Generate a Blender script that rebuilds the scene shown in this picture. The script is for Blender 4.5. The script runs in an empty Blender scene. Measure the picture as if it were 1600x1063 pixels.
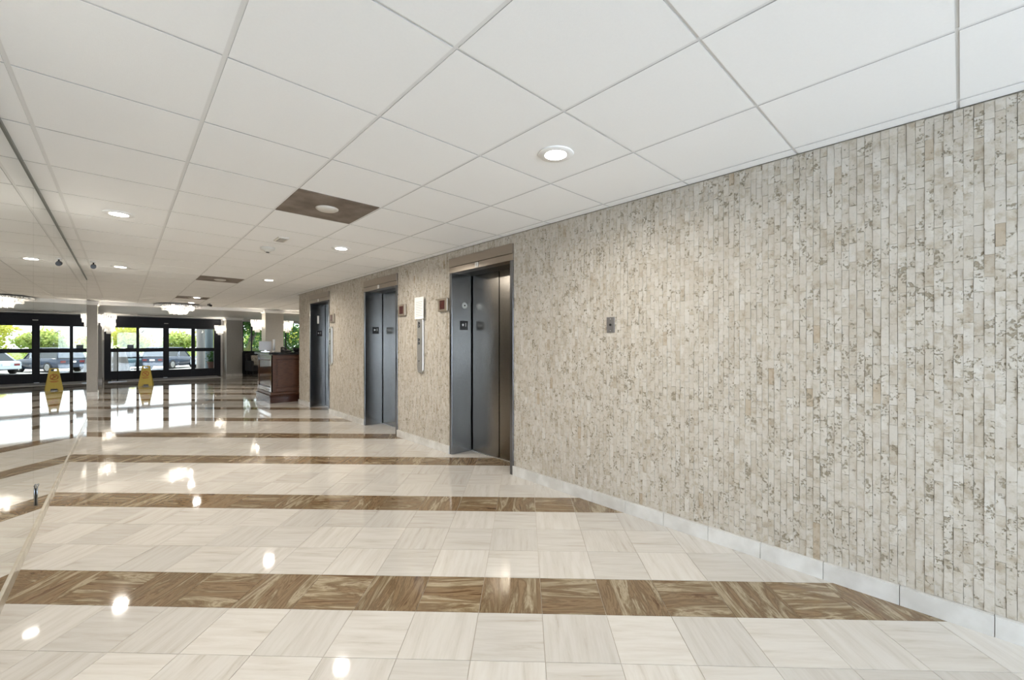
import bpy, math, random
from mathutils import Vector, Matrix
random.seed(7)
scene = bpy.context.scene
C = scene.collection

# ------------------------------------------------------------------ camera, sky, sun, exposure
FPX, Y0, YAW, CAMH = 653.47, 538.36, math.radians(42.97), 1.275
cam_d = bpy.data.cameras.new('camera'); cam = bpy.data.objects.new('camera', cam_d); C.objects.link(cam)
cam_d.sensor_fit = 'HORIZONTAL'; cam_d.sensor_width = 36.0; cam_d.lens = 36.0 * FPX / 1600
cam_d.shift_y = (Y0 - 531.5) / 1600
cam_d.clip_start = 0.02; cam_d.clip_end = 300
cam.location = (0, 0, CAMH); cam.rotation_euler = (math.pi / 2, 0, -YAW)
scene.camera = cam

vs = scene.view_settings
vs.view_transform = 'Standard'; vs.look = 'None'; vs.gamma = 1.0; vs.use_curve_mapping = False
vs.exposure = 0.69

world = bpy.data.worlds.new('overcast_sky'); scene.world = world; world.use_nodes = True
wn = world.node_tree.nodes; wn.clear()
wo = wn.new('ShaderNodeOutputWorld'); wb = wn.new('ShaderNodeBackground')
wb.inputs['Color'].default_value = (0.86, 0.93, 1.0, 1); wb.inputs['Strength'].default_value = 2.1
world.node_tree.links.new(wb.outputs[0], wo.inputs[0])

sun_d = bpy.data.lights.new('sun', 'SUN'); sun_d.energy = 6.0; sun_d.angle = math.radians(2); sun_d.color = (1, .95, .85)
sun = bpy.data.objects.new('sun', sun_d); C.objects.link(sun)
sun.rotation_euler = (math.radians(-36), math.radians(16), 0)

# daylight that comes in through the glazed rear end of the hall (behind the camera)
def daylight(name, loc, rot, sx, sy, power, col):
    d = bpy.data.lights.new(name, 'AREA'); d.shape = 'RECTANGLE'; d.size = sx; d.size_y = sy
    d.energy = power; d.color = col
    o = bpy.data.objects.new(name, d); C.objects.link(o); o.location = loc; o.rotation_euler = rot
    return o
REAR_POWER = 200
daylight('rear_window_daylight', (1.18, -4.9, 1.25), (math.radians(90), 0, 0), 3.0, 2.0, REAR_POWER, (.69, .825, 1.0))

# ------------------------------------------------------------------ dimensions (metres; camera stands at 0,0)
H = 2.354          # ceiling
W = 2.796          # face of the stone wall
MX = -0.43         # face of the mirrors
YR = -5.0          # rear end of the hall
YC = 9.75          # corner where the stone wall ends
YT = 14.7          # end of the tiled ceiling
YD = 20.7          # entrance doors
XL, XR = -5.0, 8.5 # lobby sides
ELEV = [(2.975, 4.055), (5.325, 6.415), (7.93, 9.02)]   # outer edges of the frames
EH = 2.262         # top of elevator headers
XD = 3.077         # plane of elevator doors

# ------------------------------------------------------------------ mesh helper
class MB:
    def __init__(s): s.v = []; s.f = []; s.m = []; s.uv = None; s.col = None; s.sm = []
    def face(s, idx, m=0, sm=False): s.f.append(tuple(idx)); s.m.append(m); s.sm.append(sm)
    def box(s, x0, y0, z0, x1, y1, z1, m=0):
        b = len(s.v)
        s.v += [(x0,y0,z0),(x1,y0,z0),(x1,y1,z0),(x0,y1,z0),(x0,y0,z1),(x1,y0,z1),(x1,y1,z1),(x0,y1,z1)]
        for q in ((0,3,2,1),(4,5,6,7),(0,1,5,4),(1,2,6,5),(2,3,7,6),(3,0,4,7)): s.face([b+i for i in q], m)
        return s
    def tube(s, pts, r, n=8, m=0, caps=True):
        pts = [Vector(p) for p in pts]; rs = r if isinstance(r, (list, tuple)) else [r]*len(pts)
        rings = []
        for i, p in enumerate(pts):
            t = (pts[min(i+1, len(pts)-1)] - pts[max(i-1, 0)]).normalized()
            a = Vector((0,0,1)) if abs(t.z) < .9 else Vector((1,0,0))
            u = t.cross(a).normalized(); w = t.cross(u)
            b = len(s.v)
            for k in range(n):
                an = 2*math.pi*k/n; s.v.append(tuple(p + (u*math.cos(an) + w*math.sin(an))*rs[i]))
            rings.append(b)
        for a, b in zip(rings, rings[1:]):
            for k in range(n): s.face((a+k, a+(k+1)%n, b+(k+1)%n, b+k), m, True)
        if caps:
            s.face([rings[0]+k for k in range(n)][::-1], m); s.face([rings[-1]+k for k in range(n)], m)
        return s
    def lathe(s, prof, cx=0, cy=0, n=24, m=0):
        rings = []
        for r, z in prof:
            b = len(s.v)
            for k in range(n):
                an = 2*math.pi*k/n; s.v.append((cx + r*math.cos(an), cy + r*math.sin(an), z))
            rings.append(b)
        for a, b in zip(rings, rings[1:]):
            for k in range(n): s.face((a+k, a+(k+1)%n, b+(k+1)%n, b+k), m, True)
        s.face([rings[0]+k for k in range(n)][::-1], m); s.face([rings[-1]+k for k in range(n)], m)
        return s
    def prism(s, poly, axis, a, b, m=0):
        """extrude a 2-D polygon along axis ('x','y','z') from a to b"""
        def P(u, v, w): return {'x': (w,u,v), 'y': (u,w,v), 'z': (u,v,w)}[axis]
        n = len(poly); o = len(s.v)
        s.v += [P(u,v,a) for u,v in poly] + [P(u,v,b) for u,v in poly]
        s.face([o+i for i in range(n)][::-1], m); s.face([o+n+i for i in range(n)], m)
        for i in range(n): s.face((o+i, o+(i+1)%n, o+n+(i+1)%n, o+n+i), m)
        return s
    def build(s, name, mats, parent=None, loc=None, bevel=0, recalc=True):
        me = bpy.data.meshes.new(name); me.from_pydata(s.v, [], s.f)
        if not isinstance(mats, (list, tuple)): mats = [mats]
        for m in mats: me.materials.append(m)
        me.polygons.foreach_set('material_index', s.m); me.polygons.foreach_set('use_smooth', s.sm)
        if s.uv:
            l = me.uv_layers.new(name='UVMap'); fl = [c for uv in s.uv for c in uv]; l.data.foreach_set('uv', fl)
        if s.col:
            a = me.attributes.new('piece', 'FLOAT', 'FACE'); a.data.foreach_set('value', s.col)
        if recalc and not s.uv:
            import bmesh
            bm = bmesh.new(); bm.from_mesh(me); bmesh.ops.recalc_face_normals(bm, faces=bm.faces); bm.to_mesh(me); bm.free()
        me.update()
        o = bpy.data.objects.new(name, me); C.objects.link(o)
        if loc: o.location = loc
        if parent: o.parent = parent
        if bevel:
            md = o.modifiers.new('bevel', 'BEVEL'); md.width = bevel; md.segments = 2; md.limit_method = 'ANGLE'
        return o

def thing(name, label, cat, loc=(0,0,0), rz=0, group=None):
    o = bpy.data.objects.new(name, None); C.objects.link(o); o.location = loc; o.rotation_euler = (0,0,rz); o.empty_display_size = .1
    o['label'] = label; o['category'] = cat
    if group: o['group'] = group
    return o
def tag(o, label, cat, group=None):
    o['label'] = label; o['category'] = cat
    if group: o['group'] = group
    return o
def struct(o, label=None):
    o['kind'] = 'structure'
    if label: o['label'] = label
    return o
def empty_struct(name, label=None, loc=(0,0,0)):
    o = bpy.data.objects.new(name, None); C.objects.link(o); o.location = loc; o.empty_display_size = .1
    return struct(o, label)
def box(name, x0, y0, z0, x1, y1, z1, mat, parent=None, bevel=0):
    return MB().box(x0,y0,z0,x1,y1,z1).build(name, mat, parent, bevel=bevel)
def copy_tree(o, parent=None):
    c = o.copy(); C.objects.link(c)
    if parent: c.parent = parent
    for ch in list(o.children): copy_tree(ch, c)
    return c
def text_mesh(name, txt, size, mat, parent, M, depth=.001):
    cu = bpy.data.curves.new(name, 'FONT'); cu.body = txt; cu.size = size; cu.extrude = depth; cu.align_x = 'CENTER'; cu.align_y = 'CENTER'
    t = bpy.data.objects.new(name + '_tmp', cu); C.objects.link(t)
    dg = bpy.context.evaluated_depsgraph_get()
    me = bpy.data.meshes.new_from_object(t.evaluated_get(dg)); me.name = name
    bpy.data.objects.remove(t); bpy.data.curves.remove(cu)
    me.materials.clear(); me.materials.append(mat); me.transform(M)
    o = bpy.data.objects.new(name, me); C.objects.link(o)
    if parent: o.parent = parent
    return o

# ------------------------------------------------------------------ materials
def mat(name, color=(.8,.8,.8), rough=.5, metal=0.0, spec=.5):
    m = bpy.data.materials.new(name); m.use_nodes = True
    b = m.node_tree.nodes['Principled BSDF']
    b.inputs['Base Color'].default_value = (*color, 1); b.inputs['Roughness'].default_value = rough
    b.inputs['Metallic'].default_value = metal; b.inputs['Specular IOR Level'].default_value = spec
    return m
def N(m, t, **kw):
    n = m.node_tree.nodes.new(t)
    for k, v in kw.items():
        if k in n.inputs: n.inputs[k].default_value = v
        else: setattr(n, k, v)
    return n
def L(m, a, b): m.node_tree.links.new(a, b)
def ramp(m, stops):
    r = N(m, 'ShaderNodeValToRGB'); e = r.color_ramp.elements
    while len(e) < len(stops): e.new(.5)
    for el, (p, c) in zip(e, stops): el.position = p; el.color = (*c, 1)
    return r
def noisy(name, c1, c2, scale=30, rough=.5, bump=0.0, bscale=None, metal=0.0, spec=.5, stretch=(1,1,1), detail=4):
    m = mat(name, c1, rough, metal, spec); b = m.node_tree.nodes['Principled BSDF']
    g = N(m, 'ShaderNodeNewGeometry'); mp = N(m, 'ShaderNodeMapping'); mp.inputs['Scale'].default_value = stretch
    L(m, g.outputs['Position'], mp.inputs['Vector'])
    n = N(m, 'ShaderNodeTexNoise', Scale=scale, Detail=detail); L(m, mp.outputs[0], n.inputs['Vector'])
    r = ramp(m, [(.35, c1), (.65, c2)]); L(m, n.outputs['Fac'], r.inputs[0]); L(m, r.outputs[0], b.inputs['Base Color'])
    if bump:
        n2 = N(m, 'ShaderNodeTexNoise', Scale=bscale or scale*2, Detail=3); L(m, mp.outputs[0], n2.inputs['Vector'])
        bp = N(m, 'ShaderNodeBump', Strength=bump, Distance=.005); L(m, n2.outputs['Fac'], bp.inputs['Height']); L(m, bp.outputs[0], b.inputs['Normal'])
    return m
def emis(name, color, strength):
    m = bpy.data.materials.new(name); m.use_nodes = True; nt = m.node_tree; nt.nodes.clear()
    o = nt.nodes.new('ShaderNodeOutputMaterial'); e = nt.nodes.new('ShaderNodeEmission')
    e.inputs[0].default_value = (*color, 1); e.inputs[1].default_value = strength; nt.links.new(e.outputs[0], o.inputs[0])
    return m
def glass_mat(name, tint=(.95,.97,.96), refl=.06):
    m = bpy.data.materials.new(name); m.use_nodes = True; nt = m.node_tree; nt.nodes.clear()
    o = nt.nodes.new('ShaderNodeOutputMaterial'); t = nt.nodes.new('ShaderNodeBsdfTransparent'); g = nt.nodes.new('ShaderNodeBsdfGlossy')
    t.inputs[0].default_value = (*tint, 1); g.inputs['Roughness'].default_value = .01
    f = nt.nodes.new('ShaderNodeFresnel'); f.inputs[0].default_value = 1.35
    x = nt.nodes.new('ShaderNodeMixShader'); nt.links.new(f.outputs[0], x.inputs[0]); nt.links.new(t.outputs[0], x.inputs[1]); nt.links.new(g.outputs[0], x.inputs[2])
    nt.links.new(x.outputs[0], o.inputs[0]); return m

def stone_brick_mat():
    m = mat('split_travertine', rough=.85, spec=.25); b = m.node_tree.nodes['Principled BSDF']
    g = N(m, 'ShaderNodeNewGeometry'); at = N(m, 'ShaderNodeAttribute', attribute_name='piece')
    # offset the texture per brick so that veins break at the joints
    off = N(m, 'ShaderNodeVectorMath', operation='SCALE'); off.inputs[0].default_value = (3.1, 7.7, 5.3); L(m, at.outputs['Fac'], off.inputs['Scale'])
    add = N(m, 'ShaderNodeVectorMath', operation='ADD'); L(m, g.outputs['Position'], add.inputs[0]); L(m, off.outputs[0], add.inputs[1])
    base = ramp(m, [(0, (.42,.35,.265)), (.10, (.435,.385,.315)), (.35, (.48,.435,.37)), (.7, (.515,.475,.415)), (1, (.555,.52,.465))]); L(m, at.outputs['Fac'], base.inputs[0])
    n1 = N(m, 'ShaderNodeTexNoise', Scale=22, Detail=5, Roughness=.65); L(m, add.outputs[0], n1.inputs['Vector'])
    r1 = ramp(m, [(.34, (.70,.64,.54)), (.52, (1,1,1))]); L(m, n1.outputs['Fac'], r1.inputs[0])
    mx = N(m, 'ShaderNodeMix', data_type='RGBA', blend_type='MULTIPLY'); mx.inputs[0].default_value = .75
    L(m, base.outputs[0], mx.inputs[6]); L(m, r1.outputs[0], mx.inputs[7])
    # large drifting patches of warmer stone
    n3 = N(m, 'ShaderNodeTexNoise', Scale=2.3, Detail=3); L(m, g.outputs['Position'], n3.inputs['Vector'])
    # dark pits
    n2 = N(m, 'ShaderNodeTexNoise', Scale=75, Detail=3, Roughness=.6); L(m, add.outputs[0], n2.inputs['Vector'])
    n2b = N(m, 'ShaderNodeTexNoise', Scale=14, Detail=2); L(m, add.outputs[0], n2b.inputs['Vector'])
    ml = N(m, 'ShaderNodeMath', operation='MULTIPLY'); L(m, n2.outputs['Fac'], ml.inputs[0]); L(m, n2b.outputs['Fac'], ml.inputs[1])
    ml2 = N(m, 'ShaderNodeMath', operation='MULTIPLY_ADD'); L(m, n3.outputs['Fac'], ml2.inputs[0]); ml2.inputs[1].default_value = .12; L(m, ml.outputs[0], ml2.inputs[2])
    r2 = ramp(m, [(.385, (0,0,0)), (.44, (1,1,1))]); L(m, ml2.outputs[0], r2.inputs[0])
    mx2 = N(m, 'ShaderNodeMix', data_type='RGBA'); L(m, r2.outputs[0], mx2.inputs[0]); L(m, mx.outputs[2], mx2.inputs[6]); mx2.inputs[7].default_value = (.26,.225,.165,1)
    L(m, mx2.outputs[2], b.inputs['Base Color'])
    bp = N(m, 'ShaderNodeBump', Strength=.55, Distance=.006)
    hh = N(m, 'ShaderNodeMath', operation='SUBTRACT'); L(m, n1.outputs['Fac'], hh.inputs[0]); L(m, r2.outputs[0], hh.inputs[1])
    L(m, hh.outputs[0], bp.inputs['Height']); L(m, bp.outputs[0], b.inputs['Normal'])
    return m
def tile_mat(name, stops, rough, vein, dist, sc=1.6):
    m = mat(name, rough=rough, spec=.5); b = m.node_tree.nodes['Principled BSDF']
    uv = N(m, 'ShaderNodeTexCoord'); mp = N(m, 'ShaderNodeMapping'); mp.inputs['Scale'].default_value = (1.1, vein, 1); L(m, uv.outputs['UV'], mp.inputs['Vector'])
    n = N(m, 'ShaderNodeTexNoise', Scale=sc, Detail=9, Roughness=.66, Distortion=dist); L(m, mp.outputs[0], n.inputs['Vector'])
    r = ramp(m, stops); L(m, n.outputs['Fac'], r.inputs[0])
    at = N(m, 'ShaderNodeAttribute', attribute_name='piece')
    mr = N(m, 'ShaderNodeMapRange'); mr.inputs[3].default_value = .90; mr.inputs[4].default_value = 1.06; L(m, at.outputs['Fac'], mr.inputs[0])
    mx = N(m, 'ShaderNodeVectorMath', operation='SCALE'); L(m, r.outputs[0], mx.inputs[0]); L(m, mr.outputs[0], mx.inputs['Scale'])
    L(m, mx.outputs[0], b.inputs['Base Color'])
    n2 = N(m, 'ShaderNodeTexNoise', Scale=5, Detail=2); g = N(m, 'ShaderNodeNewGeometry'); L(m, g.outputs['Position'], n2.inputs['Vector'])
    bp = N(m, 'ShaderNodeBump', Strength=.010, Distance=.01); L(m, n2.outputs['Fac'], bp.inputs['Height']); L(m, bp.outputs[0], b.inputs['Normal'])
    return m
def brushed(name, color, rough, wav=.05):
    m = mat(name, color, rough, 1.0); b = m.node_tree.nodes['Principled BSDF']
    g = N(m, 'ShaderNodeNewGeometry'); mp = N(m, 'ShaderNodeMapping'); mp.inputs['Scale'].default_value = (3, 3, 260); L(m, g.outputs['Position'], mp.inputs['Vector'])
    n = N(m, 'ShaderNodeTexNoise', Scale=1, Detail=3); L(m, mp.outputs[0], n.inputs['Vector'])
    n2 = N(m, 'ShaderNodeTexNoise', Scale=3.0, Detail=1); L(m, g.outputs['Position'], n2.inputs['Vector'])
    ad = N(m, 'ShaderNodeMath', operation='MULTIPLY_ADD'); L(m, n2.outputs['Fac'], ad.inputs[0]); ad.inputs[1].default_value = 6; L(m, n.outputs['Fac'], ad.inputs[2])
    bp = N(m, 'ShaderNodeBump', Strength=wav, Distance=.004); L(m, ad.outputs[0], bp.inputs['Height']); L(m, bp.outputs[0], b.inputs['Normal'])
    return m

M_brick = stone_brick_mat()
M_mortar = mat('joint_mortar', (.30,.27,.22), .9)
M_tile = tile_mat('cream_travertine', [(.25,(.38,.335,.275)), (.40,(.505,.465,.41)), (.55,(.55,.515,.465)), (.75,(.58,.55,.505))], .045, 11, .35, 2.2)
M_band = tile_mat('brown_travertine', [(.26,(.05,.024,.011)), (.37,(.115,.066,.032)), (.44,(.235,.16,.09)), (.49,(.135,.086,.045)), (.54,(.215,.158,.092)), (.60,(.36,.295,.20)), (.65,(.16,.106,.058)), (.8,(.38,.31,.225))], .05, 7, .9, 1.9)
M_grout = mat('floor_grout', (.36,.31,.25), .7)
M_base = noisy('white_marble_base', (.53,.51,.475), (.66,.645,.615), 7, .25)
M_basebeige = noisy('beige_stone_base', (.46,.41,.33), (.55,.50,.42), 9, .15)
M_panel = noisy('ceiling_panel_white', (.90,.898,.89), (.91,.908,.90), 90, .9, .08, 220)
M_edgeshade = mat('board_edge_shade', (.52,.51,.495), .95)  # shade of the panel joints put into the edge colour
M_grid = mat('ceiling_grid_white', (.80,.795,.785), .5)
M_above = mat('plenum_dark', (.2,.2,.2), .9)
M_white = mat('painted_white', (.85,.84,.82), .5)
M_greige = noisy('greige_paint', (.33,.315,.285), (.35,.335,.30), 20, .45)
M_greywall = noisy('grey_paint', (.52,.51,.49), (.54,.53,.51), 20, .6)
M_mirror = mat('mirror_silver', (.80,.815,.80), .0, 1.0)
M_mirroredge = mat('dark_edge_trim', (.18,.19,.17), .4)  # dark trim along the top edge of the mirrors
M_alu = mat('satin_aluminium', (.72,.72,.72), .3, 1.0)
M_steel = brushed('brushed_stainless', (.205,.208,.216), .20)
M_steeld = brushed('brushed_stainless_door', (.25,.228,.20), .24, .09)
M_steell = brushed('light_satin_steel', (.62,.61,.59), .42)
M_steelk = brushed('dull_steel_plate', (.30,.29,.29), .5)
M_steelh = brushed('satin_stainless_header', (.37,.32,.27), .30)
M_dark = mat('dark_gap', (.015,.015,.015), .6)
M_dark2 = mat('dark_soffit', (.05,.045,.04), .4, .6)
M_black = mat('black_plastic', (.012,.012,.014), .35)
M_blackmetal = mat('black_bronze_frame', (.012,.012,.016), .5, .0, .25)
M_glass = glass_mat('clear_glass')
M_lens = emis('downlight_lens', (1, .95, .86), 14)
M_bulb = emis('warm_bulb', (1, .93, .8), 20)
M_red = mat('dark_red_display', (.06,.012,.01), .2)
M_paper = mat('paper_white', (.82,.80,.76), .8)
M_print = mat('print_grey', (.45,.44,.42), .8)
M_lantern = mat('bronze_lantern_case', (.33,.28,.22), .35, .6)
M_stain = noisy('stained_metal_panel', (.13,.095,.07), (.24,.195,.16), 6, .6, 0)
M_dome = mat('cream_dome', (.62,.58,.52), .5)
M_detect = mat('detector_cream', (.66,.63,.57), .5)
M_wood = noisy('cherry_wood', (.06,.023,.010), (.105,.042,.018), 5, .35, stretch=(2,2,14))
M_woods = noisy('lacquered_cherry', (.06,.023,.010), (.105,.042,.018), 5, .12, stretch=(2,2,14))
_b = M_woods.node_tree.nodes['Principled BSDF']; _b.inputs['Coat Weight'].default_value = 1.0; _b.inputs['Coat Roughness'].default_value = .04; _b.inputs['Coat IOR'].default_value = 2.0
M_woodd = noisy('cherry_wood_dark', (.035,.012,.007), (.06,.02,.011), 5, .22, stretch=(2,2,14))
M_granite = noisy('black_granite', (.01,.01,.01), (.03,.03,.03), 120, .12)
M_yellow = mat('wet_sign_yellow', (.50,.38,.06), .5)
M_signred = mat('sign_red', (.45,.06,.03), .5)
M_fabric = noisy('black_upholstery', (.012,.012,.016), (.025,.025,.03), 60, .9)
M_cushion = noisy('patterned_cushion', (.62,.60,.55), (.28,.25,.2), 25, .9)
M_matgrey = noisy('grey_entry_mat', (.20,.20,.21), (.26,.26,.27), 150, .95, .3)
M_cloth = noisy('white_drape', (.75,.75,.77), (.82,.82,.84), 8, .9)

def crystal_mat():
    m = bpy.data.materials.new('crystal_prism'); m.use_nodes = True; nt = m.node_tree; nt.nodes.clear()
    o = nt.nodes.new('ShaderNodeOutputMaterial'); t = nt.nodes.new('ShaderNodeBsdfTranslucent'); g = nt.nodes.new('ShaderNodeBsdfGlossy'); d = nt.nodes.new('ShaderNodeBsdfDiffuse')
    t.inputs[0].default_value = (.95,.95,.95,1); g.inputs['Roughness'].default_value = .05; d.inputs[0].default_value = (.9,.9,.9,1)
    x0 = nt.nodes.new('ShaderNodeMixShader'); x0.inputs[0].default_value = .35; nt.links.new(t.outputs[0], x0.inputs[1]); nt.links.new(d.outputs[0], x0.inputs[2])
    x = nt.nodes.new('ShaderNodeMixShader'); x.inputs[0].default_value = .15; nt.links.new(x0.outputs[0], x.inputs[1]); nt.links.new(g.outputs[0], x.inputs[2])
    nt.links.new(x.outputs[0], o.inputs[0]); return m
M_crystal = crystal_mat()

# ------------------------------------------------------------------ projection, only used to rank pieces by how large they show
FW = (math.sin(YAW), math.cos(YAW)); RT = (math.cos(YAW), -math.sin(YAW))
def px(x, y, z):
    d = x*FW[0] + y*FW[1]
    if d < .05: return None
    u = x*RT[0] + y*RT[1]
    return (800 + FPX*u/d, Y0 - FPX*(z - CAMH)/d)
def area(poly):
    P = [px(*p) for p in poly]
    if any(p is None for p in P): return 0
    if not any(-5 < p[0] < 1605 and -5 < p[1] < 1068 for p in P): return 0
    return abs(sum(P[i][0]*P[(i+1) % len(P)][1] - P[(i+1) % len(P)][0]*P[i][1] for i in range(len(P))))/2

# ------------------------------------------------------------------ FLOOR: 12 inch travertine laid at 45 degrees, brown band every fourth row
FA = math.radians(44.66); FT = .2364*CAMH; FOX, FOY = -.4066*CAMH, 1.7909*CAMH
TD = (math.cos(FA), -math.sin(FA)); ND = (math.sin(FA), math.cos(FA))
def clip(poly, x0, y0, x1, y1):
    for ax, lim, s in ((0,x0,1),(0,x1,-1),(1,y0,1),(1,y1,-1)):
        out = []
        for i in range(len(poly)):
            a, b = poly[i], poly[(i+1) % len(poly)]
            da, db = s*(a[ax]-lim), s*(b[ax]-lim)
            if da >= 0: out.append(a)
            if (da >= 0) != (db >= 0):
                t = da/(da-db); out.append(tuple(a[k] + t*(b[k]-a[k]) for k in (0,1)))
        poly = out
        if len(poly) < 3: return []
    return poly
RECTS = [(MX-.02, YR, W+.02, YC)] + [(W+.02, a+.05, XD+.02, b-.05) for a, b in ELEV] + [(XL, YC, XR, YD+.35)]
floor = struct(MB().box(XL-.1, YR-.1, -.12, XR+.1, YD+.45, -.002).build('floor', M_grout), 'polished travertine floor laid diagonally with brown bands')
tiles = []
for i in range(-70, 70):
    for j in range(-50, 95):
        g = .0012
        c = []
        for di, dj in ((0,0),(1,0),(1,1),(0,1)):
            t = FOX + (i+di)*FT + (g if di == 0 else -g); n = FOY + (j+dj)*FT + (g if dj == 0 else -g)
            c.append((TD[0]*t + ND[0]*n, TD[1]*t + ND[1]*n))
        polys = [p for p in (clip(c, *r) for r in RECTS) if p]
        if polys: tiles.append((sum(area([(x,y,0) for x,y in p]) for p in polys), i, j, polys))
tiles.sort(key=lambda t: -t[0])
def add_tile(mb, i, j, polys, mi):
    rot = (i + j) % 2; ox, oy = random.uniform(0, 60), random.uniform(0, 60); val = random.random()
    zz = random.uniform(-.0003, .0003)
    for p in polys:
        n = len(p); b = len(mb.v)
        mb.v += [(x,y,zz) for x,y in p] + [(x,y,-.004) for x,y in p]
        def uv(q):
            t = q[0]*TD[0] + q[1]*TD[1]; s = q[0]*ND[0] + q[1]*ND[1]
            return (t+ox, s+oy) if rot else (s+ox, t+oy)
        a = sum(p[k][0]*p[(k+1)%n][1] - p[(k+1)%n][0]*p[k][1] for k in range(n))
        idx = list(range(n)) if a > 0 else list(range(n))[::-1]
        mb.face([b+k for k in idx], mi); mb.uv += [uv(p[k]) for k in idx]; mb.col.append(val)
        for q in range(n):
            k, l = idx[q], idx[(q+1) % n]
            mb.face((b+l, b+k, b+n+k, b+n+l), mi); mb.uv += [uv(p[l]), uv(p[k]), uv(p[k]), uv(p[l])]; mb.col.append(val)
rest = MB(); rest.uv = []; rest.col = []
for k, (ar, i, j, polys) in enumerate(tiles):
    band = (j % 4 == 3)
    if k < 300:
        mb = MB(); mb.uv = []; mb.col = []; add_tile(mb, i, j, polys, 0)
        mb.build('floor_tile', M_band if band else M_tile, floor)
    else: add_tile(rest, i, j, polys, 1 if band else 0)
o = rest.build('floor_tiles_beyond', [M_tile, M_band], floor); o['kind'] = 'stuff'

# ------------------------------------------------------------------ RIGHT WALL: split-face stone strips standing upright
wr = MB()
ys = [YR] + [v for e in ELEV for v in e] + [YC]
segs = [(ys[k], ys[k+1]) for k in range(0, len(ys), 2)]
for a, b in segs: wr.box(W+.012, a, 0, W+.40, b, H+.05)
for a, b in ELEV:
    wr.box(W+.012, a, EH-.01, W+.40, b, H+.05)
    wr.box(XD+.06, a, 0, XD+.12, b, EH)          # back of the shaft
wall_right = struct(wr.build('wall_right', M_mortar), 'pale split stone wall of narrow upright strips')
BW, BH, BZ0 = .0314, .0988, .092
rnd = random.Random(11)
bricks = []
ncol = int((YC - YR)/BW)
for c in range(ncol + 1):
    y0 = YR + c*BW; y1 = min(y0 + BW, YC)
    if y1 - y0 < .006: continue
    z = BZ0 - (BH/2 if c % 2 else 0) - rnd.choice((0, 0, .012)); ztop = H - .006
    pieces = [(y0, y1, BZ0)]
    for a, b in ELEV:
        new = []
        for p0, p1, zb in pieces:
            if p1 <= a or p0 >= b: new.append((p0, p1, zb)); continue
            if p0 < a: new.append((p0, a, zb))
            if p1 > b: new.append((b, p1, zb))
            new.append((max(p0, a), min(p1, b), EH))
        pieces = new
    while z < ztop:
        hh = BH + rnd.uniform(-.003, .003)
        for p0, p1, zb in pieces:
            a0, a1 = max(z, zb), min(z+hh, ztop)
            if a1 - a0 > .008 and p1 - p0 > .004: bricks.append((p0, p1, a0, a1))
        z += hh
def add_brick(mb, b, r):
    y0, y1, z0, z1 = b; g = r.choice((.0002, .0003, .0005, .001)); gz = r.choice((.0002, .0003, .0008)); y0 += g; y1 -= g; z0 += gz; z1 -= gz
    val = min(1, max(0, r.gauss(.56, .20))); x = W + r.uniform(-.0022, .0022); o = len(mb.v); n = 3
    for k in range(n+1):
        zz = z0 + (z1-z0)*k/n
        mb.v += [(x + r.uniform(-.0012,.0012), y0, zz), (x + r.uniform(-.0012,.0012), y1, zz)]
    q = len(mb.v)
    bx = W + .013
    mb.v += [(bx,y0,z0),(bx,y1,z0),(bx,y1,z1),(bx,y0,z1)]
    for k in range(n): mb.face((o+2*k, o+2*k+2, o+2*k+3, o+2*k+1)); mb.col.append(val)
    t = o + 2*n
    mb.face((o, o+1, q+1, q)); mb.face((t+1, t, q+3, q+2))
    mb.face([o+2*k for k in range(n, -1, -1)] + [q, q+3]); mb.face([o+2*k+1 for k in range(n+1)] + [q+2, q+1])
    mb.col += [val]*4
bricks.sort(key=lambda b: -area([(W,b[0],b[2]),(W,b[1],b[2]),(W,b[1],b[3]),(W,b[0],b[3])]))
rest = MB(); rest.col = []
for k, b in enumerate(bricks):
    if k < 300:
        mb = MB(); mb.col = []; add_brick(mb, b, rnd); mb.build('stone_strip', M_brick, wall_right, recalc=False)
    else: add_brick(rest, b, rnd)
o = rest.build('stone_strips_beyond', M_brick, wall_right, recalc=False); o['kind'] = 'stuff'

# marble base pieces along the stone wall
bb = empty_struct('baseboard_right', 'white marble base along the stone wall', (W, 0, 0))
for a, b in segs:
    y = -.1 + math.floor((a+.1)/.3045)*.3045
    while y < b:
        p0, p1 = max(a, y)+.0012, min(b, y+.3045)-.0012
        if p1 - p0 > .01:
            MB().box(-.02, p0, .0, .012, p1, .0915).build('base_piece', M_base, bb)
        y += .3045

# ------------------------------------------------------------------ LEFT WALL: mirrors from base to ceiling
wall_left = struct(box('wall_left', -.62, YR, 0, MX-.008, 9.84, H+.05, M_greywall), 'wall faced with tall frameless mirrors')
seam = 4.17 - 1.125*9
while seam < 9.8:
    a, b = max(seam, YR)+.0015, min(seam+1.125, 9.8)-.0015
    if b - a > .05: box('mirror_panel', MX-.006, a, .064, MX, b, H-.022, M_mirror, wall_left)
    seam += 1.125
box('mirror_end_trim', MX-.008, 9.80, .0, MX+.001, 9.81, H-.004, M_greywall, wall_left)
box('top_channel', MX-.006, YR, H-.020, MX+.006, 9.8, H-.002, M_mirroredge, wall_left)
bl = empty_struct('baseboard_left', 'low beige stone base under the mirrors', (MX, 0, 0))
y = YR
while y < 9.8:
    MB().box(-.006, y+.0008, 0, .008, min(y+.61, 9.8)-.0008, .062).build('base_piece', M_basebeige, bl); y += .61
pull = MB().tube([(0,0,.18), (0,0,.295), (.002,.012,.31), (.002,.05,.312)], .005, 10).build('mirror_pull', M_steel, loc=(MX+.0045, 4.28, 0))
tag(pull, 'small bent steel pull fixed low on the mirror seam', 'handle')

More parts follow.
